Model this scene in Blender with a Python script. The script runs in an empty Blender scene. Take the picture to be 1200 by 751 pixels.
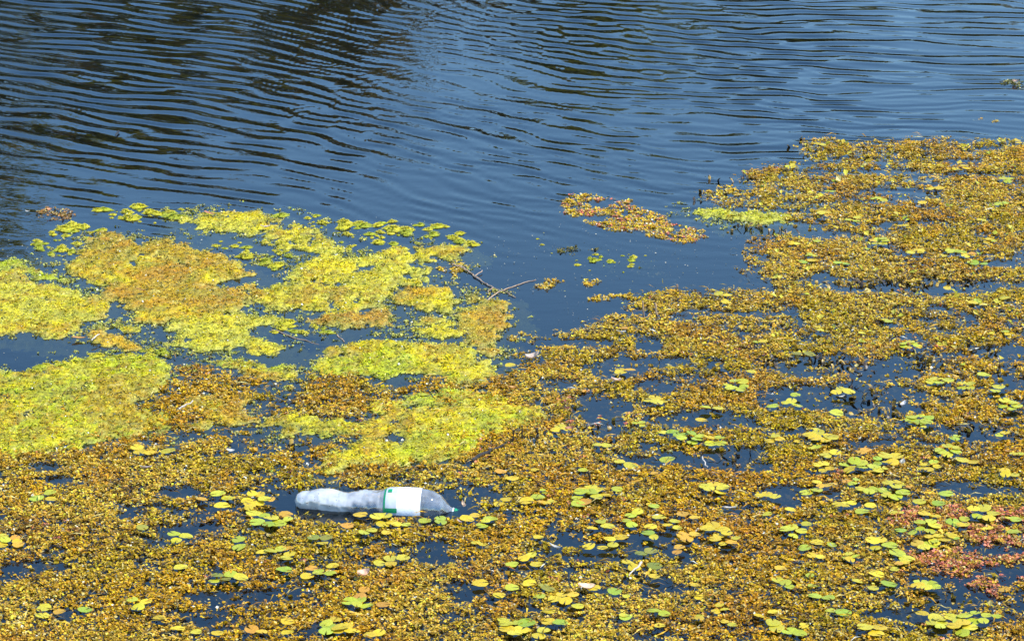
import bpy, math, random
import numpy as np
from mathutils import Vector, Matrix

R = math.radians
rng = np.random.default_rng(11)
random.seed(11)
scn = bpy.context.scene
col = scn.collection

# ------------------------------------------------------------------ camera
CAM_H, PITCH, HALF = 2.44, R(19.0), R(9.5)
cam_d = bpy.data.cameras.new('camera')
cam_d.angle = 2 * HALF
cam_d.sensor_fit = 'HORIZONTAL'
cam_d.clip_start, cam_d.clip_end = 0.1, 1000
cam = bpy.data.objects.new('camera', cam_d)
cam.location = (0, 0, CAM_H)
cam.rotation_euler = (math.pi / 2 - PITCH, 0, 0)
col.objects.link(cam)
scn.camera = cam

# ------------------------------------------------------------------ sky and sun
SUN_EL, SUN_AZ = R(58), R(105)          # azimuth clockwise from +Y (the view direction)
world = bpy.data.worlds.new('World')
scn.world = world
world.use_nodes = True
wn = world.node_tree.nodes
wl = world.node_tree.links
wn.clear()
sky = wn.new('ShaderNodeTexSky')
sky.sky_type = 'NISHITA'
sky.sun_disc = False
sky.sun_elevation, sky.sun_rotation = SUN_EL, SUN_AZ
sky.altitude = 300
sky.air_density, sky.dust_density, sky.ozone_density = 1.25, 0.0, 3.5
hsv = wn.new('ShaderNodeHueSaturation')
hsv.inputs['Saturation'].default_value = 1.18
bg = wn.new('ShaderNodeBackground')
bg.inputs['Strength'].default_value = 0.15
wo = wn.new('ShaderNodeOutputWorld')
wl.new(sky.outputs[0], hsv.inputs['Color'])
wl.new(hsv.outputs[0], bg.inputs['Color'])
wl.new(bg.outputs[0], wo.inputs[0])

sun_d = bpy.data.lights.new('sun', 'SUN')
sun_d.energy, sun_d.angle, sun_d.color = 3.05, R(0.5), (1.0, 0.95, 0.86)
sun = bpy.data.objects.new('sun', sun_d)
sdir = Vector((math.sin(SUN_AZ) * math.cos(SUN_EL), math.cos(SUN_AZ) * math.cos(SUN_EL), math.sin(SUN_EL)))
sun.rotation_euler = sdir.to_track_quat('Z', 'Y').to_euler()
sun.location = (6, 10, 12)
col.objects.link(sun)

scn.view_settings.view_transform = 'Standard'
scn.view_settings.look = 'None'
scn.view_settings.exposure = 1.22
scn.view_settings.gamma = 1.0
scn.view_settings.use_curve_mapping = False

# ------------------------------------------------------------------ helpers
F_PX = 600 / math.tan(HALF)
def at(px, py):
    """photograph pixel -> point of the pond surface"""
    px = np.asarray(px, float); py = np.asarray(py, float)
    a, b = (px - 600) / F_PX, (375.5 - py) / F_PX
    dy = math.cos(PITCH) + b * math.sin(PITCH)
    dz = -math.sin(PITCH) + b * math.cos(PITCH)
    t = -CAM_H / dz
    return a * t, dy * t

def at1(px, py, z=0.0):
    x, y = at(px, py)
    k = 1 - z / CAM_H
    return Vector((float(x) * k, float(y) * k, z))

_tab = rng.random((256, 256))
def vnoise(x, y):
    xi = np.floor(x).astype(int); yi = np.floor(y).astype(int)
    u = x - xi; v = y - yi
    u = u * u * u * (u * (u * 6 - 15) + 10); v = v * v * v * (v * (v * 6 - 15) + 10)
    a = _tab[xi & 255, yi & 255]; b = _tab[(xi + 1) & 255, yi & 255]
    c = _tab[xi & 255, (yi + 1) & 255]; d = _tab[(xi + 1) & 255, (yi + 1) & 255]
    return (a * (1 - u) + b * u) * (1 - v) + (c * (1 - u) + d * u) * v
def fbm(x, y, s, o=4, off=0.0):
    """-1..1 fractal noise, s = size of the largest lump in metres"""
    r = np.zeros_like(x, float); amp = 1.0; tot = 0
    ca, sa = math.cos(.6), math.sin(.6)
    X, Y = x / s + 17.3 + off, y / s + 41.7 + off * 1.7
    for i in range(o):
        r += amp * (vnoise(X, Y) * 2 - 1); tot += amp
        X, Y = (ca * X - sa * Y) * 2.03 + 5.1, (sa * X + ca * Y) * 2.03 + 9.7
        amp *= .55
    return r / tot * 1.6
def lumps(x, y, s, off=0):
    """0..1 cellular cushions of size s"""
    X, Y = x / s + off, y / s + off * 2.3
    xi = np.floor(X).astype(int); yi = np.floor(Y).astype(int)
    best = np.full(X.shape, 9.0)
    for i in (-1, 0, 1):
        for j in (-1, 0, 1):
            a, b = xi + i, yi + j
            px = a + _tab[(a * 7 + b * 13) & 255, (b * 5 + 3) & 255]
            py = b + _tab[(b * 11 + 5) & 255, (a * 3 + b * 29) & 255]
            best = np.minimum(best, (X - px) ** 2 + (Y - py) ** 2)
    return np.clip(1 - best, 0, 1)
def smooth(a, b, x):
    t = np.clip((x - a) / (b - a), 0, 1)
    return t * t * (3 - 2 * t)

def poly_ground(pts, grow=True):
    o = []
    for x, y in pts:
        if grow:
            x = -620 if x <= 0 else 1820 if x >= 1200 else x
            y = 930 if y >= 751 else y
        o.append([float(v) for v in at(x, y)])
    return np.array(o)
def sdist(P, x, y):
    """signed distance to polygon P, positive inside"""
    d = np.full(x.shape, 1e9); ins = np.zeros(x.shape, bool)
    n = len(P)
    for i in range(n):
        ax, ay = P[i]; bx, by = P[(i + 1) % n]
        ex, ey = bx - ax, by - ay
        L = ex * ex + ey * ey + 1e-12
        t = np.clip(((x - ax) * ex + (y - ay) * ey) / L, 0, 1)
        d = np.minimum(d, (x - ax - t * ex) ** 2 + (y - ay - t * ey) ** 2)
        cr = (ay > y) != (by > y)
        with np.errstate(divide='ignore', invalid='ignore'):
            xx = ex * (y - ay) / (ey if abs(ey) > 1e-12 else 1e-12) + ax
        ins ^= cr & (x < xx)
    d = np.sqrt(d)
    return np.where(ins, d, -d)

def put(o, parent=None, label=None, cat=None, group=None, kind=None):
    col.objects.link(o)
    if parent: o.parent = parent
    if label: o['label'] = label
    if cat: o['category'] = cat
    if group: o['group'] = group
    if kind: o['kind'] = kind
    return o
def empty(name, loc, rz=0.0, **kw):
    o = bpy.data.objects.new(name, None)
    o.empty_display_size = .02
    o.location = loc; o.rotation_euler = (0, 0, rz)
    return put(o, **kw)

def mesh_np(name, V, Fq, mat, cols=None, smooth_=True):
    """V (n,3), Fq (m,4) or (m,3) index array"""
    V = np.asarray(V, np.float32); Fq = np.asarray(Fq, np.int32)
    m = bpy.data.meshes.new(name)
    k = Fq.shape[1]
    m.vertices.add(len(V)); m.vertices.foreach_set('co', V.ravel())
    m.loops.add(Fq.size); m.loops.foreach_set('vertex_index', Fq.ravel())
    m.polygons.add(len(Fq))
    m.polygons.foreach_set('loop_start', np.arange(0, Fq.size, k, dtype=np.int32))
    m.polygons.foreach_set('use_smooth', np.full(len(Fq), smooth_, bool))
    m.update(calc_edges=True)
    if cols is not None:
        a = m.color_attributes.new('tint', 'FLOAT_COLOR', 'POINT')
        c = np.ones((len(V), 4), np.float32); c[:, :3] = cols
        a.data.foreach_set('color', c.ravel())
    m.materials.append(mat)
    m.validate()
    return m
def grid_faces(nx, ny):
    i = np.arange(nx * ny).reshape(ny, nx)
    return np.stack([i[:-1, :-1], i[:-1, 1:], i[1:, 1:], i[1:, :-1]], -1).reshape(-1, 4)

# ------------------------------------------------------------------ materials
def new_mat(name):
    m = bpy.data.materials.new(name); m.use_nodes = True
    n = m.node_tree.nodes; n.clear()
    return m, n, m.node_tree.links
def N(n, t, **kw):
    o = n.new(t)
    for k, v in kw.items():
        if k in o.inputs.keys(): o.inputs[k].default_value = v
        else: setattr(o, k, v)
    return o

def mat_plant(name, rough=.4, spec=.5, transl=.25, bump=.3, scale=180., source='tint', var=.35, cut=None):
    """wet plant tissue: colour from the mesh's tint (or the object's colour) with grain on top"""
    m, n, l = new_mat(name)
    if source == 'tint': src = N(n, 'ShaderNodeVertexColor', layer_name='tint').outputs[0]
    else: src = N(n, 'ShaderNodeObjectInfo').outputs['Color']
    tc = N(n, 'ShaderNodeTexCoord')
    nz = N(n, 'ShaderNodeTexNoise', Scale=scale, Detail=4., Roughness=.65)
    l.new(tc.outputs['Object'], nz.inputs['Vector'])
    mr = N(n, 'ShaderNodeMapRange'); mr.inputs[1].default_value = .3; mr.inputs[2].default_value = .7
    mr.inputs[3].default_value = 1 - var; mr.inputs[4].default_value = 1 + var
    l.new(nz.outputs['Fac'], mr.inputs[0])
    mul = N(n, 'ShaderNodeVectorMath', operation='SCALE')
    l.new(src, mul.inputs[0]); l.new(mr.outputs[0], mul.inputs['Scale'])
    bp = N(n, 'ShaderNodeBump', Strength=bump, Distance=.002)
    l.new(nz.outputs['Fac'], bp.inputs['Height'])
    p = N(n, 'ShaderNodeBsdfPrincipled', Roughness=rough)
    p.inputs['Specular IOR Level'].default_value = spec
    l.new(mul.outputs[0], p.inputs['Base Color']); l.new(bp.outputs[0], p.inputs['Normal'])
    outc = mul.outputs[0]
    if source == 'object':
        n3 = N(n, 'ShaderNodeTexNoise', Scale=3.2, Detail=5., Roughness=.6)
        oi = N(n, 'ShaderNodeObjectInfo'); va = N(n, 'ShaderNodeVectorMath', operation='ADD')
        sc_ = N(n, 'ShaderNodeVectorMath', operation='SCALE'); l.new(oi.outputs['Location'], sc_.inputs[0]); sc_.inputs['Scale'].default_value = 97.
        l.new(tc.outputs['Object'], va.inputs[0]); l.new(sc_.outputs[0], va.inputs[1]); l.new(va.outputs[0], n3.inputs['Vector'])
        m3 = N(n, 'ShaderNodeMapRange'); m3.inputs[1].default_value = .58; m3.inputs[2].default_value = .72; m3.inputs[4].default_value = .75
        l.new(n3.outputs['Fac'], m3.inputs[0])
        mxc = N(n, 'ShaderNodeMix', data_type='RGBA'); l.new(m3.outputs[0], mxc.inputs[0]); l.new(mul.outputs[0], mxc.inputs[6]); mxc.inputs[7].default_value = (.34, .19, .03, 1)
        outc = mxc.outputs[2]; l.new(outc, p.inputs['Base Color'])
    tr = N(n, 'ShaderNodeBsdfTranslucent')
    l.new(outc, tr.inputs['Color'])
    mx = N(n, 'ShaderNodeMixShader', Fac=transl)
    l.new(p.outputs[0], mx.inputs[1]); l.new(tr.outputs[0], mx.inputs[2])
    o = N(n, 'ShaderNodeOutputMaterial'); l.new(mx.outputs[0], o.inputs[0])
    return m

def mat_plain(name, c1, c2, rough=.6, scale=60., bump=.3, spec=.4):
    m, n, l = new_mat(name)
    tc = N(n, 'ShaderNodeTexCoord')
    nz = N(n, 'ShaderNodeTexNoise', Scale=scale, Detail=5.)
    l.new(tc.outputs['Object'], nz.inputs['Vector'])
    cr = N(n, 'ShaderNodeValToRGB')
    cr.color_ramp.elements[0].position = .35; cr.color_ramp.elements[1].position = .65
    cr.color_ramp.elements[0].color = (*c1, 1); cr.color_ramp.elements[1].color = (*c2, 1)
    l.new(nz.outputs['Fac'], cr.inputs[0])
    bp = N(n, 'ShaderNodeBump', Strength=bump, Distance=.002); l.new(nz.outputs['Fac'], bp.inputs['Height'])
    p = N(n, 'ShaderNodeBsdfPrincipled', Roughness=rough)
    p.inputs['Specular IOR Level'].default_value = spec
    l.new(cr.outputs[0], p.inputs['Base Color']); l.new(bp.outputs[0], p.inputs['Normal'])
    o = N(n, 'ShaderNodeOutputMaterial'); l.new(p.outputs[0], o.inputs[0])
    return m

def mat_water():
    m, n, l = new_mat('pond_water')
    tc = N(n, 'ShaderNodeTexCoord')
    mp = N(n, 'ShaderNodeMapping'); mp.inputs['Scale'].default_value = (.7, 1.6, 1)
    l.new(tc.outputs['Object'], mp.inputs[0])
    nz = N(n, 'ShaderNodeTexNoise', Scale=16., Detail=3.)
    l.new(mp.outputs[0], nz.inputs['Vector'])
    bp = N(n, 'ShaderNodeBump', Strength=.04, Distance=.006); l.new(nz.outputs['Fac'], bp.inputs['Height'])
    fr = N(n, 'ShaderNodeFresnel', IOR=1.333); l.new(bp.outputs[0], fr.inputs['Normal'])
    gl = N(n, 'ShaderNodeBsdfGlossy', Roughness=.015); l.new(bp.outputs[0], gl.inputs['Normal'])
    gl.inputs['Color'].default_value = (1, 1, 1, 1)
    tr = N(n, 'ShaderNodeBsdfTransparent'); tr.inputs['Color'].default_value = (.46, .52, .48, 1)
    df = N(n, 'ShaderNodeBsdfDiffuse'); df.inputs['Color'].default_value = (.0015, .003, .005, 1)
    m1 = N(n, 'ShaderNodeMixShader', Fac=.5)
    l.new(tr.outputs[0], m1.inputs[1]); l.new(df.outputs[0], m1.inputs[2])
    m2 = N(n, 'ShaderNodeMixShader')
    l.new(fr.outputs[0], m2.inputs[0]); l.new(m1.outputs[0], m2.inputs[1]); l.new(gl.outputs[0], m2.inputs[2])
    o = N(n, 'ShaderNodeOutputMaterial'); l.new(m2.outputs[0], o.inputs[0])
    return m

M_water = mat_water()
M_bed = mat_plain('silt', (.010, .012, .010), (.022, .024, .016), .9, 6., .4, .1)
M_algae = mat_plant('algae', .40, .28, .12, .9, 260., var=.55)
M_weed = mat_plant('weed', .38, .26, .30, .3, 300., var=.35)
M_leaf = mat_plant('floating_leaf', .40, .30, .2, .25, 4., source='object', var=.28)
M_dry = mat_plant('dry_leaf', .55, .4, .25, .5, 160., source='object', var=.3)
M_dark = mat_plant('withered', .38, .5, .1, .4, 200., var=.4)
M_tree = mat_plant('tree_leaf', .6, .2, .45, .1, 3., var=.3)
M_twig = mat_plain('bark', (.24, .15, .09), (.42, .29, .18), .7, 90., .6)
M_darkwood = mat_plain('wet_wood', (.012, .009, .008), (.04, .028, .02), .45, 90., .6)
M_pale = mat_plain('bleached_wood', (.40, .33, .25), (.56, .50, .42), .7, 120., .4)
M_soil = mat_plain('bank_soil', (.03, .035, .012), (.06, .06, .02), .9, 1.5, .4)

# ------------------------------------------------------------------ water
def axis(lo, hi, step, far_lo, far_hi):
    a = list(np.arange(lo, hi + 1e-6, step))
    s = step; v = a[-1]
    while v < far_hi: s *= 1.35; v += s; a.append(v)
    s = step; v = a[0]; b = []
    while v > far_lo: s *= 1.35; v -= s; b.append(v)
    return np.array(b[::-1] + a)
gx = axis(-2.9, 2.9, .0175, -70, 70)
gy = axis(4.9, 11.9, .0088, -30, 44)
X, Y = np.meshgrid(gx, gy)
row_y = lambda py: float(at(600, py)[1])
y_a, y_b, y_c = row_y(330), row_y(215), row_y(95)
env = .05 + .33 * smooth(y_a, y_b, Y) + .63 * smooth(y_b - .3, y_c, Y)
env *= 1.0 - .25 * smooth(.3, 1.8, X) * smooth(y_b, y_c, Y)
env *= .72 + .45 * (fbm(X, Y * .6, 1.1, 2, 3.) * .5 + .5) + .25 * fbm(X * .8, Y, .45, 2, 8.)
env *= 1 - .10 * smooth(-.2, -1.2, X) * smooth(y_c, y_b, Y)
env *= smooth(11.9, 11.5, Y) * smooth(2.9, 2.6, np.abs(X))
Z = np.zeros_like(X)
warp = .05 * fbm(X, Y, .8, 2, 5.) + .026 * fbm(X, Y, .22, 2, 6.)
for lam, ang, sl in ((.112, 28, .042), (.094, 34, .036), (.138, 24, .030), (.078, 22, .026),
                     (.190, 26, .018), (.060, 36, .014), (.36, 22, .008), (.122, 14, .018)):
    a = R(ang - 2) + R(-20) * smooth(-1.0, 1.2, X)                       # crests swing flatter to the right
    lam *= .64; k = 2 * math.pi / lam
    ph = k * (np.sin(a) * X + np.cos(a) * (Y + warp)) + lam * 911
    mod = .20 + 1.6 * (fbm(X * .7, Y, .22 + lam * 2, 2, lam * 50) * .5 + .5)
    Z += sl / k * mod * np.sin(ph)
Z *= env * .98
w = bpy.data.objects.new('pond_water', mesh_np('pond_water', np.stack([X, Y, Z], -1).reshape(-1, 3), grid_faces(len(gx), len(gy)), M_water))
put(w, label='rippled dark blue pond water reflecting sky and trees', kind='structure')
bx, by = np.meshgrid(np.linspace(-70, 70, 60), np.linspace(-30, 60, 50))
bz = -.45 + .05 * fbm(bx, by, 6, 3) + 1.6 * smooth(40, 46, by)
b = bpy.data.objects.new('pond_bed', mesh_np('pond_bed', np.stack([bx, by, bz], -1).reshape(-1, 3), grid_faces(60, 50), M_bed))
put(b, label='dark silty bed under the pond water', kind='structure')
bx, by = np.meshgrid(np.linspace(-70, 70, 90), np.linspace(42, 75, 30))
bz = -.2 + 1.3 * smooth(42.5, 47, by) + .25 * fbm(bx, by, 5, 3) * smooth(42, 46, by)
b = bpy.data.objects.new('far_bank', mesh_np('far_bank', np.stack([bx, by, bz], -1).reshape(-1, 3), grid_faces(90, 30), M_soil))
put(b, label='low earthy bank on the far side of the pond', kind='structure')

# wood on the far bank: seen only as the dark reflections in the ripples
def wood():
    V, C = [], []
    TX = []
    for x in np.arange(-36, 38, 1.3):
        h = np.interp(x, [-34, -12, -8, -4.7, -2, 0, 4, 8, 13, 34], [12.4, 12.9, 12.3, 11.1, 9.8, 9.0, 8.3, 7.7, 7.7, 8.0]) * (1 + rng.uniform(-.10, .10))
        TX.append((x + rng.uniform(-.5, .5), 46.5 + rng.uniform(-1.2, 2.5), h))
    for x, y, h in TX:
        ncl = 54
        hue = rng.uniform(.75, 1.2)
        for c in range(ncl):
            t = rng.random() ** 1.1 if c > 12 else rng.random() * .22
            cz = .5 + t * (h - .9)
            rad = (1.9 * (1 - abs(t - .42) ** 1.6 * 1.5)) * rng.uniform(.35, 1)
            a = rng.uniform(0, 6.28)
            cx, cy = x + math.cos(a) * rad, y + math.sin(a) * rad
            k = 34
            p = rng.normal(0, 1, (k, 3)) * [.42, .42, .30] + [cx, cy, cz]
            u = rng.normal(0, 1, (k, 3)); u /= np.linalg.norm(u, axis=1)[:, None]
            w_ = np.cross(u, rng.normal(0, 1, (k, 3))); w_ /= np.linalg.norm(w_, axis=1)[:, None]
            s = rng.uniform(.14, .32, (k, 1))
            V.append(np.stack([p - u * s, p + w_ * s * .6, p + u * s, p - w_ * s * .6], 1))
            base = np.array([.21, .195, .016]) * hue * rng.uniform(.6, 1.3)
            if rng.random() < .22: base = np.array([.18, .125, .025]) * rng.uniform(.7, 1.2)
            C.append(np.repeat((base * rng.uniform(.7, 1.3, (k, 1)))[:, None], 4, 1))
        a0 = np.linspace(0, 2 * math.pi, 7)[:-1]
        for i in range(6):                                           # trunk, tapered
            a, b_ = a0[i], a0[(i + 1) % 6]
            q = [(x + .16 * math.cos(a), y + .16 * math.sin(a), .1), (x + .16 * math.cos(b_), y + .16 * math.sin(b_), .1),
                 (x + .05 * math.cos(b_), y + .05 * math.sin(b_), h * .8), (x + .05 * math.cos(a), y + .05 * math.sin(a), h * .8)]
            V.append(np.array([q])); C.append(np.full((1, 4, 3), .05))
    V = np.concatenate(V).reshape(-1, 3); C = np.concatenate(C).reshape(-1, 3)
    o = bpy.data.objects.new('far_bank_wood', mesh_np('far_bank_wood', V, np.arange(len(V)).reshape(-1, 4), M_tree, C, False))
    put(o, label='dense green wood on the far bank, seen as dark reflections in the ripples', kind='stuff')
wood()

def tufts(x, y, cls, zlo, zhi, nl=8, size=1.0, flat=.5, pale=.10, vary=.45, thin=1., spread=.45):
    """one little whorl of leaflets at each point; returns vertices, quads, colours. cls: base colour per tuft (n,3)"""
    n = len(x)
    z = rng.uniform(zlo, zhi, n)
    a = rng.uniform(0, 2 * math.pi, (n, nl)); el = np.abs(rng.normal(flat, spread, (n, nl))) ; el = np.clip(el, -.2, 1.5)
    L = rng.uniform(.0055, .0125, (n, nl)) * size; W = L * rng.uniform(.30, .55, (n, nl)) * thin
    st = rng.uniform(0, .007, (n, nl)) * size
    dx, dy, dz = np.cos(a) * np.cos(el), np.sin(a) * np.cos(el), np.sin(el)
    d = np.stack([dx, dy, dz], -1)
    roll = rng.normal(0, .5, (n, nl))
    s = np.stack([-np.sin(a), np.cos(a), np.zeros_like(a)], -1)
    up = np.cross(d, s)
    s = s * np.cos(roll)[..., None] + up * np.sin(roll)[..., None]
    nrm = np.cross(s, d) * np.sign(np.cross(s, d)[..., 2:3] + 1e-9)
    c = np.stack([x[:, None] + np.cos(a) * st, y[:, None] + np.sin(a) * st, z[:, None] + rng.uniform(0, .004, (n, nl)) * size], -1)
    L_, W_ = L[..., None], W[..., None]
    b0 = c
    m1 = c + d * L_ * .55 + s * W_ + nrm * L_ * .10
    m2 = c + d * L_ * .55 - s * W_ + nrm * L_ * .10
    tp = c + d * L_ - nrm * L_ * .12
    V = np.stack([b0, m2, tp, m1], 2).reshape(-1, 3)
    F = np.arange(len(V)).reshape(-1, 4)
    cc = cls[:, None, :] * rng.uniform(1 - vary, 1 + vary, (n, nl, 1)) * (1 + rng.normal(0, .06, (n, nl, 3)))
    tip = rng.random((n, nl)) < pale; glint = rng.random((n, nl)) < pale * .12
    cc[tip] = np.array([.66, .52, .16]) * rng.uniform(.7, 1.15, (int(tip.sum()), 1))
    cc[glint] = [.78, .74, .58]  # a few whitish leaflets paint wet glints into the colour
    C = np.repeat(np.clip(cc, .004, .8)[:, :, None], 4, 2).reshape(-1, 3)
    return V, F, C

# ------------------------------------------------------------------ algae mats
OCHRE, YEL, LIME, PALE, BROWN = (.60, .36, .008), (.64, .51, .006), (.46, .49, .006), (.56, .49, .030), (.36, .16, .012)
# outline in photograph pixels, colours (main, second, share of brown), edge roughness in metres, cushion height, label
MATS = [
 ([(76,306),(95,300),(110,285),(112,275),(130,272),(150,280),(165,283),(200,282),(225,290),(262,300),(285,308),(303,319),(295,325),(270,333),(300,334),(305,345),(290,355),(262,365),(215,378),(190,377),(150,376),(130,360),(112,345),(95,330),(82,318)],
  YEL, OCHRE, .42, .05, 1.1, 'large ochre yellow algae mat streaked with brown across its middle'),
 ([(0,322),(20,320),(30,330),(45,335),(70,336),(90,342),(110,348),(126,358),(118,370),(100,378),(92,388),(70,395),(45,394),(25,390),(0,389)],
  PALE, YEL, .22, .04, .8, 'pale yellow algae mat with a straight edge on dark open water'),
 ([(0,302),(20,302),(38,310),(42,318),(60,320),(88,326),(92,333),(70,333),(40,328),(30,318),(10,320),(0,320)],
  LIME, (.22,.28,.05), .05, .06, .35, 'thin half sunken green algae mat between two thick yellow mats'),
 ([(103,387),(112,388),(130,393),(145,396),(158,400),(170,408),(160,411),(145,411),(125,407),(110,404),(101,398)],
  (.40,.34,.06), OCHRE, .3, .02, .9, 'small tan algae mat with a pale twig, alone in dark water'),
 ([(116,383),(130,384),(142,380),(157,384),(152,388),(135,387),(120,388)], PALE, YEL, .1, .02, .6, 'sliver of pale algae beside the small tan mat'),
 ([(207,372),(262,366),(290,367),(305,372),(330,378),(312,383),(300,390),(320,395),(338,405),(335,415),(322,419),(300,416),(290,410),(275,418),(250,415),(235,420),(225,420),(210,412),(195,404),(204,400),(215,398),(208,390),(203,385)],
  PALE, YEL, .16, .045, .9, 'ragged pale yellow algae mat below the ochre mat'),
 ([(305,340),(320,330),(330,318),(345,310),(370,305),(400,302),(440,298),(455,290),(480,286),(510,287),(530,290),(540,295),(525,302),(510,308),(500,316),(485,312),(470,322),(490,332),(470,335),(455,338),(462,345),(440,360),(420,368),(390,372),(370,368),(340,365),(315,355)],
  PALE, YEL, .15, .055, .85, 'broad lacy pale yellow algae mat reaching towards the floating twig'),
 ([(462,340),(480,337),(500,335),(520,338),(532,348),(535,355),(530,364),(510,365),(490,360),(470,352)],
  YEL, OCHRE, .18, .02, 1.2, 'rounded bright yellow algae cushion beside open water'),
 ([(368,378),(385,370),(430,368),(445,362),(468,368),(462,380),(450,383),(430,380),(425,386),(400,386),(385,380)],
  (.40,.33,.05), OCHRE, .38, .035, .8, 'brownish algae mat fringing the lacy pale mat'),
 ([(220,260),(235,252),(260,250),(290,246),(310,248),(325,258),(348,264),(370,272),(365,277),(340,278),(310,280),(280,275),(250,276),(225,270)],
  PALE, YEL, .15, .06, .7, 'broken strip of algae along the edge of the rippled water'),
 ([(330,285),(350,275),(375,272),(392,284),(400,295),(375,300),(345,295)], PALE, YEL, .1, .07, .8, 'broken algae raft joining the edge strip to the lacy mat'),
 ([(480,377),(495,371),(520,373),(517,380),(500,382),(485,382)], PALE, YEL, .2, .03, .7, 'little torn algae raft next to the bright yellow cushion'),
 ([(495,388),(505,383),(520,381),(533,378),(532,382),(525,385),(537,390),(520,394),(500,393)], PALE, YEL, .1, .03, .7, 'second little torn algae raft near the vivid mat'),
 ([(384,410),(400,405),(440,399),(475,398),(480,402),(510,403),(535,404),(550,412),(570,418),(578,425),(575,435),(565,445),(545,447),(525,445),(510,437),(480,437),(450,438),(425,435),(400,438),(370,440),(350,432),(370,420)],
  YEL, LIME, .22, .035, 1.25, 'thick vivid yellow algae mat with a brown hollow in its lower edge'),
 ([(541,365),(560,358),(560,350),(585,357),(583,365),(592,378),(588,385),(575,390),(590,402),(590,412),(575,420),(555,412),(548,400),(542,390),(545,378)],
  (.45,.38,.03), OCHRE, .3, .035, .9, 'narrow yellow brown algae ridge running down below the floating twig'),
 ([(260,425),(275,422),(300,424),(330,428),(345,430),(365,437),(372,442),(345,446),(320,448),(300,442),(285,438),(275,432)],
  LIME, OCHRE, .3, .035, .9, 'long green and rust algae mat between weed and dark water'),
 ([(30,440),(60,432),(100,428),(150,425),(190,426),(200,430),(200,440),(195,460),(185,467),(160,470),(165,480),(190,485),(205,495),(195,505),(160,515),(110,520),(60,530),(20,530),(0,525),(0,475),(10,465),(0,460),(0,450)],
  (.60,.52,.006), (.46,.48,.008), .3, .05, 1.1, 'largest vivid lime algae mat merging into the golden weed'),
 ([(205,472),(225,462),(260,465),(290,475),(280,482),(295,492),(270,499),(240,502),(225,500),(235,488),(210,482)],
  OCHRE, LIME, .5, .04, 1.0, 'rust brown algae hump with a green front'),
 ([(335,497),(350,490),(380,485),(420,488),(440,475),(480,468),(520,465),(560,460),(590,462),(612,475),(628,490),(610,500),(590,505),(560,515),(540,525),(510,540),(470,548),(420,548),(380,550),(370,535),(400,525),(420,515),(380,515),(350,512),(338,505)],
  YEL, LIME, .22, .06, .9, 'wide yellow algae mat spread behind the plastic bottle'),
 ([(818,247),(840,245),(870,248),(895,248),(920,255),(910,262),(880,263),(860,258),(835,254)],
  (.60,.50,.02), (.52,.48,.02), .05, .025, .8, 'small yellow green algae mat among the golden weed rafts'),
]
MAT_POLY = []
bub = []           # points on the mats that carry a bubble
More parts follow.
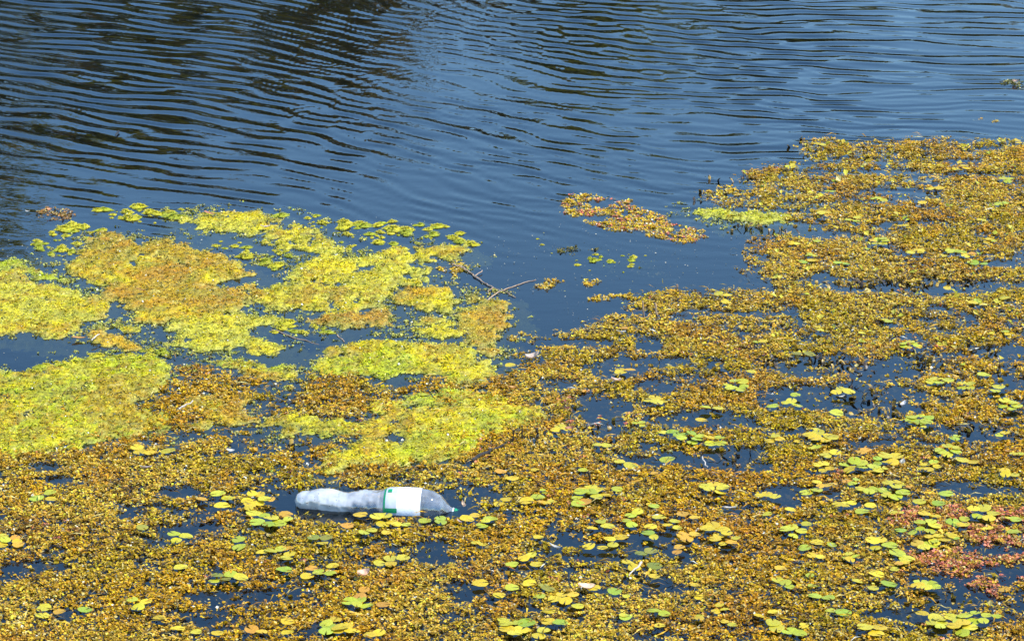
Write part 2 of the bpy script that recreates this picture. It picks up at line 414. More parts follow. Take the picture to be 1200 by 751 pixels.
def make_mat(i, pts, c1, c2, brown, rough, hgt, label):
    P = poly_ground(pts); MAT_POLY.append(P)
    x0, y0 = P.min(0) - .09; x1, y1 = P.max(0) + .09
    xs = np.arange(x0, x1, .0040); ys = np.arange(y0, y1, .0062)
    X, Y = np.meshgrid(xs, ys)
    sd = sdist(P, X, Y)
    e = sd + .002 + rough * .85 * fbm(X, Y * .8, .13, 4, i * 3.1) + .022 * fbm(X, Y, .026, 3, i * 1.7)
    gap = .6 * fbm(X, Y * .8, .060, 4, 40 + i) + .55 * fbm(X, Y * .8, .020, 2, 140 + i)                              # open lacy holes
    thr = .40 if rough > .052 else .56 if rough > .042 else .70
    e = np.minimum(e, .010 + (thr - gap) * .07)
    film = smooth(-.075, -.004, e + .02 * fbm(X, Y, .05, 3, i * 5.))   # thin sunken skirt
    body = smooth(-.008, .022, e)
    lf = lumps(X, Y, .030, i * 7.) * .5 + lumps(X, Y, .013, i * 3.) * .5
    n1 = fbm(X, Y, .09, 4, i * 2.2)
    Z = -.019 + .0165 * film + .0035 * body + hgt * body * (.0070 * lf + .0030 * n1 + .0020 * fbm(X, Y, .012, 2, i + .5)) + hgt * .003 * smooth(.02, .12, e)
    keep = film > .06
    k4 = keep[:-1, :-1] | keep[:-1, 1:] | keep[1:, 1:] | keep[1:, :-1]
    Fq = grid_faces(len(xs), len(ys))[k4.ravel()]
    m2 = smooth(-.35, .45, fbm(X, Y, .14, 4, 60 + i))[..., None]
    bn = .6 * fbm(X, Y * .7, .12, 4, 80 + i) + .4 * fbm(X, Y, .022, 2, 85 + i)
    mb = (smooth(.62 - brown, 1.0 - brown, bn * .5 + .5) * .62)[..., None]
    C = np.array(c1) * (1 - m2) + np.array(c2) * m2
    C = C * (1 - mb) + np.array(BROWN) * mb
    wash = smooth(.45, .9, fbm(X, Y, .020, 2, 90 + i))[..., None] * .35
    C = C * (1 - wash) + np.array([.60, .54, .14]) * wash              # bleached frothy flecks
    mott = smooth(.0, .75, fbm(X, Y, .045, 3, 95 + i))[..., None] * .55
    C = C * (1 - mott) + np.array([.30, .28, .025]) * mott             # duller olive blotches
    spk = smooth(.5, .8, fbm(X, Y, .011, 2, 97 + i))[..., None] * .5
    C = C * (1 - spk) + np.array([.20, .13, .015]) * spk
    C *= .84
    thin = smooth(.024, -.006, e)[..., None] * .7
    C = C * (1 - thin) + np.array([.26, .28, .06]) * thin              # thin outer filaments are greener
    C *= (.70 + .60 * rng.random(X.shape))[..., None]
    used = np.unique(Fq); mp = np.full(X.size, -1); mp[used] = np.arange(len(used))
    V = np.stack([X, Y, Z], -1).reshape(-1, 3)
    o = P.mean(0)
    Vu = V[used] - [o[0], o[1], 0]
    # filaments and crumbs standing out of the mat
    top = used[Z.ravel()[used] > -.0035]
    top = top[e.ravel()[top] > -.002]
    pick = top[rng.integers(0, len(top), int(len(top) * .30))]
    fr_ = np.nonzero(((e > -.10) & (e < .0) & (.6 * fbm(X, Y, .016, 2, 33 + i) + .7 * fbm(X, Y, .07, 2, 37 + i) > .50)).ravel())[0]
    fr_ = fr_[rng.integers(0, len(fr_), int(len(fr_) * .5))]           # crumbs drifting round the edge
    nt = len(pick); pick = np.concatenate([pick, fr_])
    pv = V[pick].copy(); pv[nt:, 2] = np.maximum(pv[nt:, 2], -.0008)
    fv, ff, fc = tufts(pv[:, 0], pv[:, 1], C.reshape(-1, 3)[pick] * 1.1, -.0012, .0003, 4, rng.choice([.30, .42, .62], (len(pick), 1)), .15, .02, .26)
    fv[:, 2] += np.repeat(pv[:, 2], 16); fv -= [o[0], o[1], 0]
    ob = bpy.data.objects.new('algae_mat', mesh_np('algae_mat', np.vstack([Vu, fv]), np.vstack([mp[Fq], ff + len(Vu)]), M_algae, np.vstack([C.reshape(-1, 3)[used], fc])))
    ob.location = (o[0], o[1], 0)
    put(ob, label=label, cat='algae mat', group='algae mats floating on the pond')
    hi = V[used][(Z.ravel()[used] > .006)]
    if len(hi):
        n = max(2, int(len(hi) * .0050))
        bub.extend(hi[rng.integers(0, len(hi), n)].tolist())
for i, a in enumerate(MATS): make_mat(i, *a)

# ------------------------------------------------------------------ small algae clumps
def clump_mesh(i):
    nr, ns = 5, 14
    V, C = [], []
    base = [np.array(PALE), np.array([.52, .46, .02]), np.array([.36, .38, .02])][i % 3]
    sx, sy = random.uniform(.8, 1.5), random.uniform(.7, 1.1)
    ph = rng.uniform(0, 6.28, 4)
    for r in range(nr):
        t = r / (nr - 1)
        for s in range(ns):
            a = 2 * math.pi * s / ns
            rad = t * (1 + .22 * math.sin(2 * a + ph[0]) + .18 * math.sin(3 * a + ph[1]) + .16 * math.sin(5 * a + ph[2]))
            z = .40 * math.cos(t * 1.75) + (rng.uniform(-.14, .14) if 0 < r < nr - 1 else 0)
            V.append((rad * math.cos(a) * sx, rad * math.sin(a) * sy, z))
            C.append(base * rng.uniform(.65, 1.25))
    F = []
    for r in range(nr - 1):
        for s in range(ns):
            F.append((r * ns + s, (r + 1) * ns + s, (r + 1) * ns + (s + 1) % ns, r * ns + (s + 1) % ns))
    q = np.array(V)[rng.integers(0, ns * (nr - 1), 26)]
    fv, ff, fc = tufts(q[:, 0], q[:, 1], np.repeat(base[None], 26, 0), -.02, .02, 4, 26., .3, .03, .3)
    fv[:, 2] = fv[:, 2] * .6 + np.repeat(q[:, 2], 16)
    return mesh_np('algae_clump', np.vstack([V, fv]), np.vstack([F, ff + len(V)]), M_algae, np.vstack([C, fc]))
CLUMPS = [clump_mesh(i) for i in range(9)]
SCAT = [([(35,285),(60,270),(90,262),(130,268),(112,285),(95,298),(70,303),(50,298)], 46, 'drifting off the ochre mat towards the ripples'),
        ([(235,282),(300,284),(335,286),(345,300),(325,318),(300,308),(265,296)], 26, 'in the channel beside the ochre mat'),
        ([(395,262),(430,258),(500,258),(560,278),(560,288),(520,288),(470,284),(430,296),(400,296)], 58, 'off the far edge of the lacy mat'),
        ([(95,243),(140,240),(215,243),(220,262),(180,262),(130,256)], 40, 'at the edge of the rippled water'),
        ([(30,434),(60,426),(110,414),(190,410),(195,424),(140,424),(90,428),(50,440),(30,450)], 44, 'off the largest lime mat'),
        ([(325,252),(400,252),(410,270),(370,272)], 16, 'drifting beyond the broken edge strip'),
        ([(290,382),(370,376),(390,392),(350,400),(320,394)], 14, 'in dark water beside the ragged mat'),
        ([(595,258),(640,285),(760,300),(770,322),(700,325),(640,300)], 22, 'scattered on calm open water')]
for pts, n, lab in SCAT:
    P = poly_ground(pts, False)
    lo, hi = P.min(0), P.max(0); k = 0
    while k < n:
        x, y = rng.uniform(lo[0], hi[0]), rng.uniform(lo[1], hi[1])
        if sdist(P, np.array([x]), np.array([y]))[0] < 0: continue
        k += 1
        s = rng.choice([.004, .006, .009, .013, .018], p=[.24, .28, .26, .15, .07]) * rng.uniform(.8, 1.2)
        if 'scattered' in lab: s *= .6
        ci = int(rng.integers(0, 9)); sw = 'speck like' if s < .006 else 'small' if s < .0115 else 'larger'
        o = bpy.data.objects.new('algae_clump', CLUMPS[ci])
        o.location = (x, y, .0005); o.rotation_euler = (0, 0, rng.uniform(-.5, .5) + (math.pi if rng.random() < .5 else 0)); o.scale = (s * 1.15, s * 1.1, s * 1.0)
        put(o, label='%s %s algae clump %s' % (sw, ('pale', 'yellow', 'green')[ci % 3], lab), cat='algae clump', group='small algae clumps drifting off the mats')

# bubbles caught on the mats
def bubbles(pts):
    nu, nv = 6, 4
    u = []
    for r in range(nv + 1):
        for s in range(nu):
            p, a = math.pi * r / nv, 2 * math.pi * s / nu
            u.append((math.sin(p) * math.cos(a), math.sin(p) * math.sin(a), math.cos(p)))
    u = np.array(u)
    F = np.array([(r * nu + s, (r + 1) * nu + s, (r + 1) * nu + (s + 1) % nu, r * nu + (s + 1) % nu) for r in range(nv) for s in range(nu)])
    pts = np.array(pts)
    rad = rng.choice([.0009, .0014, .0021, .0034], len(pts), p=[.45, .35, .17, .03])
    V = (u[None] * rad[:, None, None] + pts[:, None] + np.array([0, 0, .0008])).reshape(-1, 3)
    Fq = (F[None] + (np.arange(len(pts)) * len(u))[:, None, None]).reshape(-1, 4)
    return V, Fq
M_bub = mat_plain('bubble_film', (.55, .55, .45), (.8, .8, .74), .12, 300., .0, .8)

# ------------------------------------------------------------------ weed beds
BED = [(0,442),(60,470),(200,440),(215,428),(262,432),(330,455),(345,450),(380,440),(560,448),(592,432),(600,415),(625,412),(645,392),(690,386),(770,345),(800,340),(885,340),(875,300),(895,278),(935,268),(905,262),(860,236),(890,222),(885,205),(905,192),(945,188),(925,182),(945,166),(1000,168),(1060,160),(1130,170),(1180,165),(1200,165),(1200,751),(0,751)]
HOLES = [ # centre x, y, half width, half height (pixels), strength
 (60,548,34,6,.9),(75,563,44,5,.8),(205,628,52,26,.62),(150,600,20,8,.5),(275,700,70,10,.9),(45,665,45,9,.8),(185,655,30,14,.6),(25,640,20,6,.6),
 (330,498,44,10,.85),(345,522,34,7,.8),(225,512,20,6,.8),(300,556,16,4,.8),(215,577,32,6,.85),(362,546,20,4,.6),(300,530,30,4,.5),
 (390,575,46,5,.95),(400,609,60,7,.95),(545,582,42,13,.85),(505,565,40,5,.6),(500,646,66,14,.75),(440,660,30,8,.6),(535,690,60,9,.6),(530,722,22,5,.8),(430,640,25,6,.6),
 (700,482,40,22,.85),(660,402,70,6,1.2),(720,432,44,14,.8),(645,450,50,8,.65),(760,405,20,10,.9),(700,505,50,8,.7),(770,455,30,10,.6),(640,425,16,4,.6),(770,425,40,8,.7),
 (830,492,66,13,.75),(870,540,80,15,.75),(990,468,110,18,.62),(1000,430,120,15,.62),(1185,415,40,10,.8),(1150,505,44,12,.7),(1130,572,42,9,.9),(1180,575,30,8,.7),(1050,520,60,8,.5),(1190,450,30,8,.6),(930,505,60,8,.6),
 (1080,335,150,11,.75),(960,276,50,5,.8),(1000,203,70,3.2,1.1),(935,192,46,3,1.2),(1090,262,90,5,.55),(990,337,40,8,.8),(960,330,30,12,.6),(1180,310,60,5,.6),(1100,300,90,4,.5),(900,310,20,20,.3),(1150,205,60,3,.8),(1040,225,60,3,.5),
 (1040,722,44,7,.95),(1130,702,44,8,.8),(1165,646,52,7,.95),(1190,668,40,8,.95),(1020,592,40,5,.5),(840,598,50,8,.8),(900,575,60,8,.5),(1150,612,30,6,.7),(1060,640,25,5,.6),(830,690,60,5,.5),(700,655,50,5,.5),(760,745,40,6,.7),(960,613,40,5,.5)]
RED = [(1090,590),(1130,582),(1170,590),(1200,600),(1200,690),(1140,690),(1110,672),(1095,650),(1085,620)]
ISLES = [([(655,240),(670,230),(700,231),(740,238),(770,250),(780,258),(800,262),(830,270),(830,278),(800,284),(770,278),(745,275),(710,270),(705,262),(680,258),(660,250)], .66, 'gold', 'long golden weed raft flecked with red, alone off the weed bed'),
 ([(808,222),(850,219),(880,224),(870,232),(830,231)], .75, 'gold', 'short golden weed raft beside dark leaf tips near the ripples'),
 ([(648,290),(690,290),(712,297),(690,301),(660,296)], .9, 'olive', 'thin dark olive weed strip on calm water'),
 ([(622,337),(632,333),(648,324),(658,330),(640,339)], .9, 'gold', 'small golden weed tuft at the end of the thin twig'),
 ([(676,332),(686,327),(698,330),(690,336)], .9, 'gold', 'tiny golden weed tuft alone on calm water'),
 ([(682,351),(700,347),(722,345),(765,351),(745,356),(715,354),(690,355)], .85, 'gold', 'slender weed strand pointing at the weed bed'),
 ([(518,314),(530,308),(552,309),(545,317),(538,328),(527,325)], .9, 'gold', 'weed tuft caught on the end of the floating brown twig'),
 ([(44,252),(56,246),(70,246),(84,250),(80,255),(48,255)], .95, 'brown', 'rusty brown weed tuft with a dead leaf, by the rippled water'),
 ([(0,290),(10,288),(17,291),(8,294),(0,293)], .95, 'brown', 'tiny rusty weed tuft near the pale algae mat'),
 ([(1143,142),(1152,139),(1164,142),(1152,145)], .95, 'gold', 'tiny golden weed tuft on water beyond the weed bed'),
 ([(600,398),(612,389),(628,390),(635,397),(622,401)], .95, 'gold', 'round golden weed tuft in dark water beside the weed bed'),
 ([(1172,98),(1182,94),(1200,97),(1200,104),(1186,102)], .7, 'olive', 'floating weed scraps with a brown leaf out on the ripples')]

# floating leaves: photograph pixel, number of leaves, colour (y yellow, g yellow green, G green, o orange, d olive)
PLANTS = [tuple(p.split(',')) for p in '''863,457,6,g 927,478,3,g 932,467,1,g 987,463,3,y 1067,410,7,g 1100,452,4,g 1133,458,4,g 1167,460,2,g 1153,443,1,g 1183,480,5,g 1078,497,6,G 822,497,1,y 833,482,2,g 905,480,1,g 980,488,1,g
808,518,7,G 838,522,4,g 908,520,3,y 963,517,6,y 973,537,3,y 965,553,4,y 1000,551,5,g 1017,549,2,g 1045,542,3,y 1110,533,6,g 1090,552,5,y 1133,545,2,y 1120,517,2,G 1180,560,3,y 837,577,6,y 900,587,4,y 950,580,2,g 990,597,4,y
1010,604,1,G 1020,597,1,y 1017,580,3,g 1047,583,5,g 1047,573,3,y 1100,594,1,G 1077,592,1,g 1108,583,1,G 1090,609,2,y 1153,607,5,y 1190,613,1,G 1120,618,2,G 1087,622,5,g 807,610,2,o 837,624,3,y 807,634,3,o 850,637,6,y 930,628,4,g
943,647,1,G 957,640,1,y 975,643,1,g 1030,643,4,y 1062,628,2,G 1097,637,4,y 1083,644,3,g 1058,657,2,G 915,687,2,g 1005,685,1,y 1023,693,1,y 1042,688,1,G 1083,692,5,g 963,705,2,G 973,720,1,g 988,722,1,G 907,738,2,y 930,747,2,g
1090,727,2,G 1107,730,2,y 1123,730,3,g 1147,730,4,g 1127,741,4,y 1022,743,3,y 1098,737,3,g 1188,627,1,G 1027,677,1,y 657,507,3,y 783,511,2,G 782,543,1,G 733,548,2,y 627,555,1,y 600,565,1,y 587,557,1,o 630,587,1,G 593,589,1,y
617,592,1,y 683,555,1,g 690,578,3,y 687,587,5,g 678,595,1,G 708,585,1,y 723,577,1,g 743,607,2,g 772,611,1,y 762,621,1,y 763,632,2,G 788,622,2,y 703,622,3,g 690,645,1,y 712,645,2,y 737,617,2,g 720,635,2,y 617,658,2,y 630,666,1,y
600,666,1,G 563,688,1,y 620,688,1,y 640,693,2,d 600,693,1,g 585,702,1,y 632,703,1,G 660,707,4,y 677,715,1,g 643,721,1,y 733,728,1,G 773,723,2,g 450,615,4,y 470,620,2,g 498,615,1,G 517,615,2,G 547,613,1,y 575,612,1,G 556,609,1,o
422,607,1,o 453,629,1,y 430,628,2,g 445,665,1,y 463,663,3,y 425,700,2,o 420,713,4,g 450,713,1,o 405,743,3,y 440,748,2,y 597,735,3,g 603,745,3,y 617,735,1,G 650,735,2,G 633,747,2,y 740,667,2,y 767,667,1,d 767,680,1,y 720,698,1,G
693,693,2,y 757,652,2,d 407,620,1,o 163,532,2,y 197,532,1,y 175,535,1,y 53,588,3,G 260,597,1,y 263,586,2,g 300,590,5,y 293,598,2,y 317,590,1,o 237,589,1,o 303,608,2,g 315,618,4,G 335,607,1,o 333,615,2,g 167,622,1,d 210,635,3,g
280,642,2,G 307,652,1,y 323,650,2,g 337,657,2,y 335,647,1,o 212,670,1,y 333,672,1,G 360,680,1,y 390,668,1,y 380,677,4,g 365,671,1,o 277,680,2,g 257,683,3,d 52,717,1,y 50,726,1,y 70,722,1,o 100,720,1,G 163,712,3,g 187,729,1,y
208,742,1,y 230,746,1,y 255,746,1,y 300,745,2,o 337,745,1,y 388,733,2,g 390,742,3,G 337,733,1,y 3,643,1,y 15,638,3,g 22,643,1,o 3,633,1,y 377,638,3,d 768,475,4,y 735,390,2,o 730,440,3,y 598,432,1,y 497,466,1,g 1127,202,4,y
1030,238,4,g 1080,242,2,y 957,286,1,G 1030,288,6,g 950,303,3,g 947,310,2,G 987,313,2,G 1073,300,5,y 1120,300,4,g 1133,303,3,y 1147,313,2,G 1110,342,2,y 1160,287,3,y 1173,243,3,G 967,255,4,y 973,228,2,G 847,350,2,y 850,358,2,y
1145,360,3,y 1177,353,1,g 960,173,2,y 1193,170,2,y 1060,270,3,y 1150,262,2,y 1000,262,3,g 930,290,2,y 1095,225,3,y 1180,215,3,g 1040,380,2,y 960,390,2,y 890,405,2,g 940,420,2,d 1010,395,1,y 880,440,1,y 1180,395,2,y'''.split()]
for q in range(62):                                                   # lesser leaves strewn through the near and right weed
    px_, py_ = rng.uniform(560, 1195), rng.uniform(500, 748)
    if px_ < 800 and rng.random() < .4: px_ += 330
    PLANTS.append(('%.0f' % px_, '%.0f' % py_, '%d' % rng.choice([1, 2, 3], p=[.5, .3, .2]), 's' + 'yyyggGo'[int(rng.integers(0, 7))]))
LEAVES = []          # x, y, radius, plant index
plant_rows = []
for pi, (px, py, n, c) in enumerate(PLANTS):
    px, py, n = float(px), float(py), int(n)
    x, y = [float(v) for v in at(px, py)]
    lr = rng.uniform(.0118, .0162) * (1.08 if c == 'G' else 1.0)
    if c[0] == 's': lr = rng.uniform(.0085, .0125)
    if py < 420: lr *= .85
    offs = []
    if n == 1: offs = [(0., 0.)]
    else:
        a0 = rng.uniform(0, 6.28); rr = lr * (0.95 if n == 2 else .62 + .17 * n)
        for k in range(n):
            a = a0 + 2 * math.pi * k / n + rng.uniform(-.25, .25)
            q = rr * rng.uniform(.75, 1.1)
            offs.append((q * math.cos(a), q * math.sin(a)))
    plant_rows.append((x, y, px, py, n, c, lr, offs))
    for ox, oy in offs: LEAVES.append((x + ox, y + oy, lr))
LEAVES = np.array(LEAVES)

def ellipse_mask(x, y, holes):
    m = np.zeros_like(x)
    for cx, cy, hw, hh, s in holes:
        gx_, gy_ = at(cx, cy); rx = float(at(cx + hw, cy)[0] - gx_); ry = float(at(cx, cy - hh)[1] - gy_)
        d = np.sqrt(((x - gx_) / rx) ** 2 + ((y - gy_) / ry) ** 2)
        m = np.maximum(m, s * smooth(1.25, .55, d))
    return m

GOLD, TAN, OLIVE, RUST, REDC = np.array([.60, .330, .008]), np.array([.66, .405, .032]), np.array([.50, .345, .008]), np.array([.50, .22, .010]), np.array([.60, .18, .105])
def weed_colour(x, y):
    n = len(x)
    a = smooth(-.3, .5, fbm(x, y, .30, 3, 120.))[:, None]; b_ = smooth(.05, .6, fbm(x, y, .16, 3, 130.))[:, None]; c_ = smooth(.1, .7, fbm(x, y, .12, 3, 140.))[:, None]
    a = np.clip(a + .45 * smooth(row_y(440), row_y(260), y + .4 * x)[:, None], 0, 1)
    C = GOLD * (1 - a) + TAN * a
    C = C * (1 - .75 * b_) + OLIVE * .75 * b_
    C = C * (1 - .6 * c_) + RUST * .6 * c_
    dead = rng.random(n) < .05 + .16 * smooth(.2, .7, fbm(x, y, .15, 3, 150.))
    C[dead] = np.array([.16, .085, .012])                             # dead brown sprigs, also putting shadow between the flakes into the colour
    return C * rng.uniform(.60, 1.40, (n, 1))

bedP = poly_ground(BED); redP = poly_ground(RED)
def sample_bed(n):
    lo, hi = bedP.min(0), bedP.max(0)
    x = rng.uniform(max(lo[0], -3.0), min(hi[0], 3.0), n); y = rng.uniform(lo[1], hi[1], n)
    lim = .182 * y + .16                    # full density where the photograph looks, thinner beyond
    k = (np.abs(x) < lim) | ((np.abs(x) < lim + .85 + .25 * fbm(x, y, .5, 3, 51.)) & (rng.random(len(x)) < .30))
    return x[k], y[k]
def coverage(x, y):
    sd = sdist(bedP, x, y)
    base = smooth(-.05, .06, sd + .07 * fbm(x, y, .12, 4, 7.))
    h = ellipse_mask(x, y, HOLES)
    f = .5 * fbm(x, y * .85, .17, 4, 21.) + .5 * fbm(x, y, .045, 3, 31.)
    return np.maximum(base * smooth(-.55, .20, f - h * 1.08 + .19), .15 * base)
def clear_of_leaves(x, y, k=.9):
    ok = np.ones(len(x), bool)
    order = np.argsort(x)
    xs = x[order]
    for lx, ly, lr in LEAVES:
        i0, i1 = np.searchsorted(xs, [lx - lr, lx + lr])
        ii = order[i0:i1]
        ok[ii[(x[ii] - lx) ** 2 + (y[ii] - ly) ** 2 < (lr * k) ** 2]] = False
    return ok
# the bottle's footprint
BOT_A, BOT_B = at1(346, 591), at1(532, 597)
def clear_of_bottle(x, y):
    ax, ay = BOT_A.x, BOT_A.y; ex, ey = BOT_B.x - ax, BOT_B.y - ay
    t = np.clip(((x - ax) * ex + (y - ay) * ey) / (ex * ex + ey * ey), 0, 1)
    return (x - ax - t * ex) ** 2 + (y - ay - t * ey) ** 2 > .056 ** 2
def in_mats(x, y):
    m = np.zeros(len(x), bool)
    nz_ = .075 * fbm(x, y, .09, 3, 77.)
    for P in MAT_POLY: m |= sdist(P, x, y) + nz_ > .02
    return m

x, y = sample_bed(385000)
cov = coverage(x, y)
matm = in_mats(x, y)
k = (rng.random(len(x)) < cov ** 1.25) & clear_of_leaves(x, y) & clear_of_bottle(x, y) & (~matm | (rng.random(len(x)) < .06 + .55 * smooth(.25, .6, fbm(x, y, .11, 3, 88.))))
xa, ya, ca = x[k], y[k], cov[k]
sr = sdist(redP, xa, ya) - .03 + .10 * fbm(xa, ya, .14, 3, 55.)
red = (sr > 0) & (rng.random(len(xa)) < .62)
stray = rng.random(len(xa)) < smooth(.45, .9, fbm(xa, ya, .22, 3, 66.)) * .05
def weed_obj(name, sel, label, cols, size=1.0):
    size = np.where(np.abs(xa[sel]) > .182 * ya[sel] + .16, size * 1.75, size)[:, None]
    V, F, C = tufts(xa[sel], ya[sel], cols, -.008, -.001, 6, size, .10, .07, .55, 1., .32)
    V[:, 2] += np.repeat(.006 * ca[sel], 6 * 4)
    o = bpy.data.objects.new(name, mesh_np(name, V, F, M_weed, C, False))
    put(o, label=label, kind='stuff')
g = ~(red | stray)
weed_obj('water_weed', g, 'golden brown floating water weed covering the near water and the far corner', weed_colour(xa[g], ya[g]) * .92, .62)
r_ = red | stray
weed_obj('red_weed', r_, 'small red floating weed mixed into the golden weed', (lambda u: REDC * u + GOLD * .85 * (1 - u))(rng.beta(2.4, .8, (int(r_.sum()), 1))) * rng.uniform(.7, 1.3, (int(r_.sum()), 1)), .72)
# weed just under the surface, showing dimly in the gaps
x, y = sample_bed(52000)
sd = sdist(bedP, x, y)
k = (rng.random(len(x)) < .75 * smooth(-.03, .1, sd) * smooth(-.9, .1, fbm(x, y, .2, 3, 44.))) & clear_of_bottle(x, y)
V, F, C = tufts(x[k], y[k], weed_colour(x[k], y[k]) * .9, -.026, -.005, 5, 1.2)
put(bpy.data.objects.new('sunken_weed', mesh_np('sunken_weed', V, F, M_weed, C, False)), label='dull weed hanging just under the surface in the dark gaps', kind='stuff')

# trailing stems lying over the bed
x, y = sample_bed(34000)
k = (coverage(x, y) > .3) & clear_of_bottle(x, y) & clear_of_leaves(x, y, 1.0) & (rng.random(len(x)) < .6)
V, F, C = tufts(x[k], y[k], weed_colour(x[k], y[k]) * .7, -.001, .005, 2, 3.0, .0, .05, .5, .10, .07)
put(bpy.data.objects.new('weed_stems', mesh_np('weed_stems', V, F, M_weed, C, False)), label='thin trailing stems lying across the golden weed', kind='stuff')

def in_poly(pts, n):
    P = poly_ground(pts, False); lo, hi = P.min(0), P.max(0)
    x, y = rng.uniform(lo[0] - .02, hi[0] + .02, n), rng.uniform(lo[1] - .03, hi[1] + .03, n)
    return x, y, sdist(P, x, y), P
for pts, covr, kind, lab in ISLES:
    P = poly_ground(pts, False); area = np.prod(P.max(0) - P.min(0))
    x, y, sd, P = in_poly(pts, int(20000 * area) + 80)
    f = fbm(x, y, .07, 3, 70.)
    k = (sd + .02 * fbm(x, y, .06, 3, 9.) > 0) & (f > 1.2 * (.5 - covr))
    x, y = x[k], y[k]
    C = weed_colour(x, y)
    if kind == 'gold': C = C * .5 + (TAN * .7 + GOLD * .3) * .6
    if kind == 'olive': C = np.array([.12, .11, .02]) * rng.uniform(.3, 1.6, (len(x), 1))
    if kind == 'brown': C = np.array([.36, .19, .05]) * rng.uniform(.6, 1.3, (len(x), 1))
    if 'red' in lab:
        rr = rng.random(len(x)) < .14; C[rr] = REDC
    V, F, C = tufts(x, y, C, -.007, .001, 8, .68, .12, .16, .5, 1., .35)
    o = P.mean(0); V = V - [o[0], o[1], 0]
    ob = bpy.data.objects.new('weed_raft', mesh_np('weed_raft', V, F, M_weed, C, False)); ob.location = (o[0], o[1], 0)
    put(ob, label=lab, cat='weed', group='loose weed rafts off the bed')
# loose small leaves strewn over the far part of the bed
x, y = sample_bed(5200)
pyx = 600 + F_PX * x / np.sqrt(y * y + CAM_H ** 2)
k = (y > row_y(430)) & (x > at(880, 300)[0]) & (coverage(x, y) > .35) & (rng.random(len(x)) < .5)
V, F, C = tufts(x[k], y[k], np.where(rng.random((int(k.sum()), 1)) < .6, np.array([[.62, .50, .05]]), np.array([[.46, .46, .04]])), .001, .006, 2, 1.7, .06, .12, .25)
put(bpy.data.objects.new('strewn_leaves', mesh_np('strewn_leaves', V, F, M_weed, C, False)), label='small yellow leaves strewn over the weed near the rippled water', kind='stuff')
# sunken green threads in the calm bay
x, y, sd, P = in_poly([(640,300),(700,300),(770,305),(800,325),(760,345),(700,330)], 1500)
k = (sd > 0) & (fbm(x, y, .12, 3, 15.) > .25)
V, F, C = tufts(x[k], y[k], np.array([.16, .20, .05]) * rng.uniform(.6, 1.3, (int(k.sum()), 1)), -.032, -.006, 6, .9)
put(bpy.data.objects.new('sunken_threads', mesh_np('sunken_threads', V, F, M_weed, C, False)), label='green weed threads half sunk in the calm open water', kind='stuff')
# specks of pollen and dust on the still water
x, y, sd, P = in_poly([(0,240),(420,255),(620,262),(820,235),(885,255),(885,340),(760,350),(600,430),(350,470),(200,440),(0,470)], 5200)
k = (sd > 0) & (rng.random(len(x)) < .12 + .5 * smooth(0, .7, fbm(x, y, .25, 3, 25.)))
x, y = x[k], y[k]; n = len(x); s = rng.choice([.0008, .0012, .0020, .003], n, p=[.5, .32, .13, .05])
a = rng.uniform(0, 3.14, n); cx, sx_ = np.cos(a) * s, np.sin(a) * s
zz = np.full(n, .0026)
V = np.stack([np.stack([x - cx, y - sx_, zz], -1), np.stack([x + sx_ * .8, y - cx * .8, zz], -1), np.stack([x + cx, y + sx_, zz], -1), np.stack([x - sx_ * .8, y + cx * .8, zz + .0008], -1)], 1).reshape(-1, 3)
C = np.repeat(np.where(rng.random((n, 1)) < .5, np.array([[.55, .5, .35]]), np.array([[.28, .26, .08]])), 4, 0)
put(bpy.data.objects.new('surface_specks', mesh_np('surface_specks', V, np.arange(4 * n).reshape(-1, 4), M_weed, C, False)), label='pale pollen specks and plant crumbs on the still water', kind='stuff')

V, Fq = bubbles(bub)
put(bpy.data.objects.new('bubbles', mesh_np('bubbles', V, Fq, M_bub)), label='small white gas bubbles caught on the algae mats', kind='stuff')

# ------------------------------------------------------------------ dark withered leaf tips standing out of the water
TIPS = '''865,210,4 992,330,9 1047,330,16 1100,323,12 1133,330,12 1060,248,8 1030,280,8 1060,277,7 1010,247,5 1163,267,6 870,264,6 886,266,5 910,273,6 830,230,6 943,167,5 960,423,10 987,430,12 940,410,8 1087,423,9
990,457,7 1017,470,7 1050,483,6 1140,503,7 1153,413,9 1080,425,6 1013,483,5 1170,503,5 180,653,6 192,607,5 233,607,4 190,673,4 355,475,3 363,475,3 347,483,2 342,489,2 340,525,3 697,500,6 860,533,5 863,545,4 1105,700,4 1075,335,10 1020,335,8
1170,430,6 905,425,6 1120,440,6 960,345,5 250,650,3 1010,330,7'''.split()
tv, tf, tcol = [], [], []
for t in TIPS:
    px, py, n = [float(v) for v in t.split(',')]
    for k in range(int(n * 2.1)):
        p = at1(px + rng.normal(0, 13), py + rng.normal(0, 4.0))
        a = rng.uniform(0, 6.28); h = rng.uniform(.007, .017); w_ = rng.uniform(.0025, .0055)
        lean = rng.uniform(-.004, .018); cu = rng.uniform(-.014, .016)
        d = np.array([math.cos(a), math.sin(a), 0]); s = np.array([-math.sin(a), math.cos(a), 0])
        b0 = len(tv)
        for q, (u, ww) in enumerate(((0, .5), (.4, 1.), (.75, .8), (1., .1))):
            c = np.array([p.x, p.y, -.004]) + np.array([0, 0, 1]) * h * math.sin(u * 1.4) + d * (lean * u + cu * u * u)
            tv.append(c - s * w_ * ww + d * .0018); tv.append(c); tv.append(c + s * w_ * ww + d * .0018)
            cc = np.array([.035, .022, .010]) * rng.uniform(.5, 1.6) if rng.random() < .68 else np.array([.40, .25, .03])
            tcol += [cc] * 3
        for q in range(3):
            for e in range(2): tf.append((b0 + q * 3 + e, b0 + q * 3 + e + 1, b0 + q * 3 + e + 4, b0 + q * 3 + e + 3))
